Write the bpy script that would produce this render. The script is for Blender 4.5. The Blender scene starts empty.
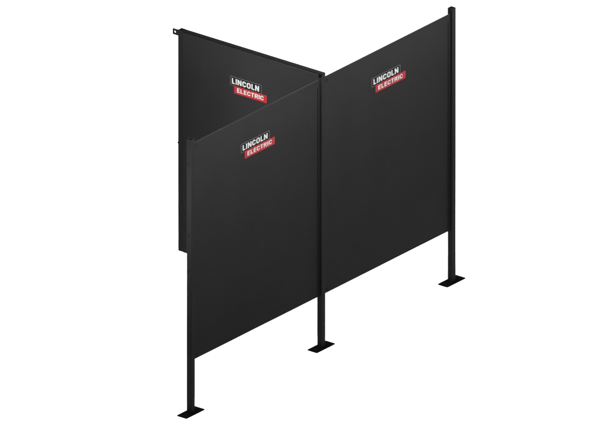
import bpy, bmesh, math, random
from mathutils import Vector, Matrix

# ------------------------------------------------------------------ basics
U = 0.0082                       # metres per photo pixel of the orthographic view
CT, ST = 0.6175, 0.7866          # direction of the two screen lines
SE, CE = 0.395, 0.9187           # camera elevation
PITCH = 211.25 * U               # distance between the posts
W = 6.0 * U                      # square tube of the posts
HP = 298.1 * U                   # post height
ZB = 57.0 * U                    # underside of the panels
ZT = 292.6 * U                   # top of the panels
T = 1.3 * U                      # panel thickness

scene = bpy.context.scene
col = scene.collection
random.seed(3)

# ------------------------------------------------------------------ materials
def coat(name, base, rough=0.55, spec=0.25, bump=0.03, mott=0.10, scale=900):
    m = bpy.data.materials.new(name); m.use_nodes = True
    nt = m.node_tree; b = nt.nodes['Principled BSDF']
    b.inputs['Roughness'].default_value = rough
    b.inputs['Specular IOR Level'].default_value = spec
    tc = nt.nodes.new('ShaderNodeTexCoord')
    n = nt.nodes.new('ShaderNodeTexNoise'); n.inputs['Scale'].default_value = 2.3; n.inputs['Detail'].default_value = 5
    nt.links.new(tc.outputs['Object'], n.inputs['Vector'])
    r = nt.nodes.new('ShaderNodeMapRange')
    r.inputs['From Min'].default_value = 0.3; r.inputs['From Max'].default_value = 0.7
    r.inputs['To Min'].default_value = 1 - mott; r.inputs['To Max'].default_value = 1 + mott
    nt.links.new(n.outputs['Fac'], r.inputs['Value'])
    mx = nt.nodes.new('ShaderNodeVectorMath'); mx.operation = 'SCALE'
    mx.inputs[0].default_value = base
    nt.links.new(r.outputs['Result'], mx.inputs['Scale'])
    nt.links.new(mx.outputs['Vector'], b.inputs['Base Color'])
    if bump:
        f = nt.nodes.new('ShaderNodeTexNoise'); f.inputs['Scale'].default_value = scale; f.inputs['Detail'].default_value = 2
        nt.links.new(tc.outputs['Object'], f.inputs['Vector'])
        bp = nt.nodes.new('ShaderNodeBump'); bp.inputs['Strength'].default_value = bump
        bp.inputs['Distance'].default_value = 0.001
        nt.links.new(f.outputs['Fac'], bp.inputs['Height'])
        nt.links.new(bp.outputs['Normal'], b.inputs['Normal'])
    return m

M_PANEL = coat('black_powder_coat', (0.0052, 0.0052, 0.0053), 0.6, 0.035)
M_POST = coat('black_tube_coat', (0.0047, 0.0047, 0.0048), 0.5, 0.03)
M_PLATE = coat('black_plate_coat', (0.0022, 0.0022, 0.0022), 0.7, 0.0, 0.02)
M_CAP = coat('black_plastic', (0.0015, 0.0015, 0.0015), 0.7, 0.0, 0.0)
M_RAIL = coat('black_rail_coat', (0.0017, 0.0017, 0.0017), 0.6, 0.02)
M_BOLT = coat('black_oxide_bolt', (0.0025, 0.0025, 0.0025), 0.5, 0.03, 0.0)
M_LBLACK = coat('badge_black', (0.0025, 0.0025, 0.0025), 0.45, 0.03, 0.0, 0.0)
M_LWHITE = coat('badge_white', (0.145, 0.145, 0.143), 0.5, 0.1, 0.0, 0.0)
M_LGREY = coat('badge_keyline', (0.030, 0.030, 0.030), 0.5, 0.1, 0.0, 0.0)
M_LRED = coat('badge_red', (0.088, 0.0036, 0.0055), 0.45, 0.1, 0.0, 0.0)
M_FLOOR = coat('white_floor', (0.86, 0.86, 0.86), 0.8, 0.0, 0.0, 0.01)

# ------------------------------------------------------------------ helpers
def new_obj(name, bm, mats, parent=None, bevel=0.0, matrix=None):
    me = bpy.data.meshes.new(name)
    bmesh.ops.recalc_face_normals(bm, faces=bm.faces[:])
    bm.to_mesh(me); bm.free()
    for m in (mats if isinstance(mats, (list, tuple)) else [mats]):
        me.materials.append(m)
    o = bpy.data.objects.new(name, me); col.objects.link(o)
    if parent: o.parent = parent
    if matrix is not None: o.matrix_local = matrix
    if bevel:
        b = o.modifiers.new('edge', 'BEVEL'); b.width = bevel; b.segments = 2
        b.limit_method = 'ANGLE'; b.angle_limit = math.radians(40)
        b.harden_normals = False
    return o

def box(bm, x0, x1, y0, y1, z0, z1):
    v = [bm.verts.new((x, y, z)) for z in (z0, z1) for x, y in ((x0, y0), (x1, y0), (x1, y1), (x0, y1))]
    for f in ((3, 2, 1, 0), (4, 5, 6, 7), (0, 1, 5, 4), (1, 2, 6, 5), (2, 3, 7, 6), (3, 0, 4, 7)):
        bm.faces.new([v[i] for i in f])

def prism(bm, pts, a0, a1, f):
    """polygon pts (2D) swept between a0 and a1, f(p, q, a) -> xyz"""
    lo = [bm.verts.new(f(p, q, a0)) for p, q in pts]
    hi = [bm.verts.new(f(p, q, a1)) for p, q in pts]
    bm.faces.new(lo[::-1]); bm.faces.new(hi)
    n = len(pts)
    for i in range(n):
        j = (i + 1) % n
        bm.faces.new((lo[i], lo[j], hi[j], hi[i]))

def rrect(x0, x1, y0, y1, r, n=5):
    out = []
    for cx, cy, a in ((x1 - r, y1 - r, 0), (x0 + r, y1 - r, 90), (x0 + r, y0 + r, 180), (x1 - r, y0 + r, 270)):
        for k in range(n + 1):
            t = math.radians(a + 90 * k / n)
            out.append((cx + r * math.cos(t), cy + r * math.sin(t)))
    return out

def tube(bm, axis, hw, hd, a0, a1, wall=0.003, r=0.004):
    """hollow rectangular tube with rounded corners; axis 'z' or 'y'"""
    o = rrect(-hw, hw, -hd, hd, r); i = rrect(-hw + wall, hw - wall, -hd + wall, hd - wall, max(r - wall, 0.0012))
    f = (lambda p, q, a: (p, q, a)) if axis == 'z' else (lambda p, q, a: (p, a, q))
    rings = [[bm.verts.new(f(p, q, a)) for p, q in ring] for ring, a in ((o, a0), (o, a1), (i, a1), (i, a0))]
    n = len(o)
    for k in range(4):
        A, B = rings[k], rings[(k + 1) % 4]
        for j in range(n):
            l = (j + 1) % n
            bm.faces.new((A[j], A[l], B[l], B[j]))

def hexbolt(name, parent, loc, normal, r=0.0065, h=0.005):
    bm = bmesh.new()
    wash = [(1.45 * r * math.cos(a), 1.45 * r * math.sin(a)) for a in [2 * math.pi * k / 20 for k in range(20)]]
    prism(bm, wash, -0.0006, 0.0014, lambda p, q, a: (p, q, a))
    hexa = [(r * math.cos(a), r * math.sin(a)) for a in [math.pi * k / 3 for k in range(6)]]
    prism(bm, hexa, 0.0015, h, lambda p, q, a: (p, q, a))
    rot = Vector((0, 0, 1)).rotation_difference(Vector(normal)).to_matrix().to_4x4()
    return new_obj(name, bm, M_BOLT, parent, 0.0005, Matrix.Translation(loc) @ rot)

# ------------------------------------------------------------------ floor
bm = bmesh.new()
S = 60
vs = [bm.verts.new(p) for p in ((-S, -S, 0), (S, -S, 0), (S, S, 0), (-S, S, 0))]
bm.faces.new(vs)
fl = new_obj('floor', bm, M_FLOOR)
fl['kind'] = 'structure'

# ------------------------------------------------------------------ the screen
root = bpy.data.objects.new('welding_screen', None); col.objects.link(root)
root.empty_display_size = 0.3
root['label'] = 'black steel welding screen of three panels with red and black badges on three footed posts'
root['category'] = 'partition screen'

def make_post():
    bm = bmesh.new()
    tube(bm, 'z', W / 2, W / 2, 0.0075, HP)
    # weld bead where the tube meets the plate
    post = new_obj('post', bm, M_POST, root)
    bm = bmesh.new()
    prism(bm, rrect(-14.9 * U, 14.9 * U, -6.2 * U, 6.2 * U, 0.006), 0.0008, 0.0073, lambda p, q, a: (p, q, a))
    new_obj('base_plate', bm, M_PLATE, post, 0.0008)
    for s in (-1, 1):
        bm = bmesh.new()
        a, b = sorted((s * (W / 2 + .0003), s * (W / 2 + .004)))
        box(bm, -W / 2 - .004, W / 2 + .004, a, b, .0074, .0115)
        new_obj('weld_bead', bm, M_PLATE, post, 0.0015)
    bm = bmesh.new()
    h = W / 2 - 0.0033
    prism(bm, rrect(-h, h, -h, h, 0.002), HP - 0.03, HP - 0.0035, lambda p, q, a: (p, q, a))
    new_obj('end_cap', bm, M_CAP, post, 0.001)
    for sx in (-1, 1):
        hexbolt('anchor_bolt', post, (sx * 10.6 * U, 0, 0.0077), (0, 0, 1), 0.0075, 0.007)
    return post

def copy_tree(o, parent):
    c = o.copy(); col.objects.link(c); c.parent = parent
    for ch in list(o.children):
        copy_tree(ch, c)
    return c

posts = [make_post()]
for k in (1, 2):
    posts.append(copy_tree(posts[0], root))
for p, x in zip(posts, (-PITCH, 0, PITCH)):
    p.location = (x, 0, 0)

# bolt heads seen on the open face of the left post
for k, z in enumerate((249.2 / CE, 178.2 / CE, 142.6 / CE)):
    hexbolt('bolt', posts[0], (-W / 2, 0.004, (z + 0) * U), (-1, 0, 0), 0.0062, 0.003)

# ------------------------------------------------------------------ lettering
def circ(cx, cy, rx, ry, a0, a1, n=6):
    return [(cx + rx * math.cos(math.radians(a0 + (a1 - a0) * k / n)),
             cy + ry * math.sin(math.radians(a0 + (a1 - a0) * k / n))) for k in range(n + 1)]

def glyph(c, w, s):
    """closed outlines of a heavy squarish letter, cap height 1; w width, s stroke"""
    h = s * 0.86
    if c == 'I': return [[(0, 0), (s, 0), (s, 1), (0, 1)]]
    if c == 'L': return [[(0, 0), (w, 0), (w, h), (s, h), (s, 1), (0, 1)]]
    if c == 'T':
        m = w / 2
        return [[(m - s / 2, 0), (m + s / 2, 0), (m + s / 2, 1 - h), (w, 1 - h), (w, 1), (0, 1), (0, 1 - h), (m - s / 2, 1 - h)]]
    if c == 'E':
        return [[(0, 0), (w, 0), (w, h), (s, h), (s, .5 - h / 2), (w * .93, .5 - h / 2), (w * .93, .5 + h / 2),
                 (s, .5 + h / 2), (s, 1 - h), (w, 1 - h), (w, 1), (0, 1)]]
    if c == 'N':
        return [[(0, 0), (s, 0), (s, .58), (w - s, 0), (w, 0), (w, 1), (w - s, 1), (w - s, .42), (s, 1), (0, 1)]]
    R = min(.30, w * .48); r = max(R - s, .04)
    if c == 'O':
        return [rrect(0, w, 0, 1, R), rrect(s, w - s, h, 1 - h, r)]
    if c == 'C':
        o = [(w, .36)] + circ(w - R, R, R, R, 0, -90)
        o += circ(R, R, R, R, -90, -180) + circ(R, 1 - R, R, R, 180, 90) + circ(w - R, 1 - R, R, R, 90, 0) + [(w, .64), (w - s, .64)]
        o += circ(w - s - r, 1 - h - r, r, r, 0, 90) + circ(s + r, 1 - h - r, r, r, 90, 180)
        o += circ(s + r, h + r, r, r, 180, 270) + circ(w - s - r, h + r, r, r, -90, 0) + [(w - s, .36)]
        return [o]
    if c == 'R':
        q = .24
        o = [(0, 0), (s, 0), (s, .40), (w * .52, .40), (w - s, 0), (w + .02, 0), (w * .80, .43)]
        o += circ(w - q, .43 + q, q, q, -60, 0) + circ(w - q, 1 - q, q, q, 0, 90) + [(0, 1)]
        return [o, [(s, .40 + h), (w - s - .05, .40 + h), (w - s, .45 + h), (w - s, 1 - h - .05), (w - s - .05, 1 - h), (s, 1 - h)]]

def curve_mesh(outlines, depth, mat_index, bm):
    cu = bpy.data.curves.new('outline', 'CURVE'); cu.dimensions = '2D'; cu.fill_mode = 'BOTH'
    cu.extrude = depth / 2
    for pts in outlines:
        sp = cu.splines.new('POLY'); sp.points.add(len(pts) - 1)
        for p, (x, y) in zip(sp.points, pts): p.co = (x, y, 0, 1)
        sp.use_cyclic_u = True
    o = bpy.data.objects.new('outline', cu); col.objects.link(o)
    dg = bpy.context.evaluated_depsgraph_get()
    me = bpy.data.meshes.new_from_object(o.evaluated_get(dg))
    n0 = len(bm.faces)
    bm.from_mesh(me)
    bm.faces.ensure_lookup_table()
    for f in bm.faces[n0:]: f.material_index = mat_index
    bpy.data.objects.remove(o); bpy.data.meshes.remove(me); bpy.data.curves.remove(cu)

def text(bm, word, x0, x1, y0, y1, lz, depth, mi, s=.26, slant=0.0):
    wd = {'I': s, 'L': .56, 'T': .62, 'E': .60, 'N': .76, 'O': .74, 'C': .70, 'R': .70}
    gap = .15
    tot = sum(wd[c] for c in word) + gap * (len(word) - 1)
    k = (x1 - x0) / tot; hgt = y1 - y0; x = 0
    outs = []
    for c in word:
        for ol in glyph(c, wd[c], s):
            outs.append([(x0 + (x + p) * k + slant * q * hgt, y0 + q * hgt) for p, q in ol])
        x += wd[c] + gap
    tmp = bmesh.new(); curve_mesh(outs, depth, mi, tmp)
    for v in tmp.verts: v.co.z += lz
    me = bpy.data.meshes.new('t'); tmp.to_mesh(me); tmp.free(); bm.from_mesh(me); bpy.data.meshes.remove(me)

def flat(bm, pts, z0, z1, mi):
    n0 = len(bm.faces)
    prism(bm, pts, z0, z1, lambda p, q, a: (p, q, a))
    bm.faces.ensure_lookup_table()
    for f in bm.faces[n0:]: f.material_index = mi

def make_badge_mesh():
    # local x to the right, y up, z out of the panel; photo-pixel units / 100 scaled by U
    bm = bmesh.new(); px = U / CT; py = U / CE
    wB = 28.7; hB = 8.6; x2 = 3.6; wR = 30.2; hR = 7.1
    e = 0.0004
    flat(bm, rrect(0, wB * px, 0, hB * py, .008), e, 2 * e, 2)
    flat(bm, rrect(.45 * px, (wB - .45) * px, .45 * py, (hB - .45) * py, .007), 2.5 * e, 3.5 * e, 0)
    flat(bm, rrect(x2 * px, (x2 + wR) * px, -hR * py, .35 * py, .008), 4 * e, 5 * e, 3)
    text(bm, 'LINCOLN', 1.7 * px, 26.6 * px, 1.75 * py, 7.0 * py, 4.5 * e, e, 1, .235)
    text(bm, 'ELECTRIC', (x2 + 2.8) * px, (x2 + wR - 3.0) * px, -5.3 * py, -1.2 * py, 6 * e, e, 1, .215)
    me = bpy.data.meshes.new('logo_badge'); bmesh.ops.recalc_face_normals(bm, faces=bm.faces[:])
    bm.to_mesh(me); bm.free()
    for m in (M_LBLACK, M_LWHITE, M_LGREY, M_LRED): me.materials.append(m)
    return me
BADGE = make_badge_mesh()

def badge(parent, origin, xdir, scale=1.0, tall=1.03):
    xd = Vector(xdir); up = Vector((0, 0, 1)); n = xd.cross(up)
    m = Matrix(((xd.x, up.x, n.x, origin[0]), (xd.y, up.y, n.y, origin[1]), (xd.z, up.z, n.z, origin[2]), (0, 0, 0, 1)))
    o = bpy.data.objects.new('logo_badge', BADGE); col.objects.link(o); o.parent = parent
    o.matrix_local = m @ Matrix.Diagonal((scale, tall, 1, 1))
    return o

# ------------------------------------------------------------------ the two panels between the posts
MIDX, MIDY = 321.25, 347.25
def front_point(sx, sy, yoff):
    """photo pixel -> x, z on a plane y = yoff (front panels)"""
    # screen x = MIDX + (x*CT - y*ST)/U ; screen y = MIDY - (z*CE + (x*ST + y*CT)*SE)/U
    x = ((sx - MIDX) * U + yoff * ST) / CT
    z = ((MIDY - sy) * U - (x * ST + yoff * CT) * SE) / CE
    return x, z
def rear_point(sx, sy, xoff):
    y = (xoff * CT - (sx - MIDX) * U) / ST
    z = ((MIDY - sy) * U - (xoff * ST + y * CT) * SE) / CE
    return y, z

FL = 0.024    # folded end flange
GR = 0.0065   # groove
def make_panel(cx):
    x0, x1 = W / 2 + .0015, PITCH - W / 2 - .0015
    bm = bmesh.new()
    a, zc = x1 - FL - GR, ZT - .070
    prism(bm, [(x0, ZB), (a, ZB), (a, zc), (x1, zc), (x1, ZT), (x0, ZT)], -T / 2, T / 2, lambda p, q, y: (p, y, q))
    p = new_obj('panel', bm, M_PANEL, root, 0.0008, Matrix.Translation((cx, 0, 0)))
    bm = bmesh.new()
    box(bm, x1 - FL, x1, -T / 2 - .0005, T / 2, ZB, ZT - .0715)
    new_obj('end_flange', bm, M_PANEL, p, 0.0008)
    bm = bmesh.new()
    box(bm, x1 - FL - GR - .001, x1 - FL + .001, T / 2 - .004, T / 2 - .0015, ZB + .002, ZT - .0705)
    new_obj('joint_strip', bm, M_PLATE, p)
    # corner lug that carries the panel on the left-hand post
    for z in (ZT - .03, ZB + .03):
        bm = bmesh.new()
        box(bm, x0 + .0005, x0 + .055, -T / 2 - .0035, -T / 2 - .0003, z - .012, z + .012)
        l = new_obj('mounting_lug', bm, M_PANEL, p, 0.001)
    for z in (ZT - .03, ZB + .03):
        for dx in (.014, .040):
            hexbolt('bolt', p, (x0 + dx, -T / 2 - .0035, z), (0, -1, 0), 0.0045, 0.004)
    return p
pl = make_panel(-PITCH)
pr = make_panel(0.0)
yb = -T / 2 - .0004
x, z = front_point(240.8, 153.5, yb)
badge(pl, (x + PITCH, yb, z), (1, 0, 0))
x, z = front_point(371.6, 87.6, yb)
badge(pr, (x, yb, z), (1, 0, 0))

# ------------------------------------------------------------------ the wing panel running back from the middle post
LY = 176.9 * U
ZBW = 58.6 * U
bm = bmesh.new()
tube(bm, 'y', W / 2, 2.2 * U, -W / 2 + .002, LY - W / 2, 0.003, 0.003)
tr = new_obj('top_rail', bm, M_RAIL, root, 0, Matrix.Translation((0, 0, HP - 2.2 * U + 0.006)))
bm = bmesh.new()
prism(bm, rrect(-W / 2 + .0035, W / 2 - .0035, -2.2 * U + .0035, 2.2 * U - .0035, .002), -W / 2 + .004, -W / 2 + .02, lambda p, q, a: (p, a, q))
new_obj('end_cap', bm, M_CAP, tr, 0.001)

bm = bmesh.new()
tube(bm, 'z', W / 2, W / 2, ZBW, HP + .006)
er = new_obj('end_upright', bm, M_POST, root, 0, Matrix.Translation((0, LY - .0003, 0)))
bm = bmesh.new()
h = W / 2 - .0033
prism(bm, rrect(-h, h, -h, h, .002), HP - .02, HP + .003, lambda p, q, a: (p, q, a))
new_obj('end_cap', bm, M_CAP, er, .001)
hexbolt('bolt', er, (-W / 2 + .012, W / 2 , 175.6 * U), (0, 1, 0), .008, .009)

XW = -W / 2 - .0062               # front skin of the wing panel
bm = bmesh.new()
box(bm, XW, XW + .006, T / 2 + .0015, LY - W / 2 - .005, ZBW + .0005, HP - .004)
wing = new_obj('panel', bm, M_PANEL, root, .0008)
y, z = rear_point(230.2, 84.6, XW - .0004)
badge(wing, (XW - .0004, y, z), (0, -1, 0), (CT / ST) * 1.09, 1.05)

# wall bracket: small plate with a slotted hole at the free end of the rail
bm = bmesh.new()
cu_out = [rrect(-.030, .030, -.026, .026, .005), [(p[0] + .006, p[1]) for p in circ(0, 0, .0095, .0095, 0, 345, 23)]]
curve_mesh(cu_out, .005, 0, bm)
for v in bm.verts:
    v.co = Vector((v.co.z, v.co.x, v.co.y))
wb = new_obj('wall_bracket', bm, M_POST, root, .0006, Matrix.Translation((-W / 2 + .010, LY + W / 2 + .0305, HP - .024)))

# ------------------------------------------------------------------ camera
r = Vector((CT, -ST, 0)).normalized()
e = math.atan2(SE, CE)
d = Vector((ST, CT, 0)).normalized()
fw = d * math.cos(e) - Vector((0, 0, 1)) * math.sin(e)
up = r.cross(fw)
target = -(r * (MIDX - 300.0) * U) + up * ((MIDY - 214.5) * U)
cam = bpy.data.cameras.new('camera'); cam.type = 'ORTHO'; cam.ortho_scale = 600 * U
cam.clip_start = 0.1; cam.clip_end = 200
co = bpy.data.objects.new('camera', cam); col.objects.link(co)
loc = target - fw * 14
co.matrix_world = Matrix(((r.x, up.x, -fw.x, loc.x), (r.y, up.y, -fw.y, loc.y), (r.z, up.z, -fw.z, loc.z), (0, 0, 0, 1)))
scene.camera = co

# ------------------------------------------------------------------ light: white surround and added unseen lamps
w = bpy.data.worlds.new('World'); scene.world = w; w.use_nodes = True
bg = w.node_tree.nodes['Background']; bg.inputs['Color'].default_value = (1, 1, 1, 1); bg.inputs['Strength'].default_value = 0.3

def area(name, loc, target, sx, sy, power, color=(1, 1, 1), spread=180):
    L = bpy.data.lights.new(name, 'AREA'); L.shape = 'RECTANGLE'; L.size = sx; L.size_y = sy; L.energy = power; L.color = color; L.spread = math.radians(spread)
    o = bpy.data.objects.new(name, L); col.objects.link(o); o.location = loc
    zz = (Vector(loc) - Vector(target)).normalized()
    xx = Vector((1, 0, 0)); xx = (xx - zz * xx.dot(zz)).normalized(); yy = zz.cross(xx)
    o.matrix_world = Matrix(((xx.x, yy.x, zz.x, loc[0]), (xx.y, yy.y, zz.y, loc[1]), (xx.z, yy.z, zz.z, loc[2]), (0, 0, 0, 1)))
    return o
area('overhead_fill', (0.5, 1.0, 12), (0.5, 1.0, 0), 14, 14, 4300)  # unseen lamp added overhead to wash the floor white and drown shadows
area('panel_top_fill', (0.0, -1.25, 4.25), (0.0, 0.0, 2.3), 4.4, 0.3, 92, spread=36)  # unseen lamp, narrow beam added to brighten the front panels towards the top
area('wing_fill', (-1.5, 0.75, 4.3), (0.0, 0.65, 2.4), 0.3, 1.6, 36, spread=40)  # added out of view to lift the wing panel's front skin
area('post_face_fill', (-4.9, -0.02, 3.1), (-1.76, -0.01, 1.95), 0.25, 0.25, 25, spread=34)  # added beyond the left frame edge, only to brighten the left post's side

scene.view_settings.view_transform = 'Standard'; scene.view_settings.look = 'None'
scene.view_settings.exposure = 0; scene.view_settings.gamma = 1
scene.render.engine = 'CYCLES'
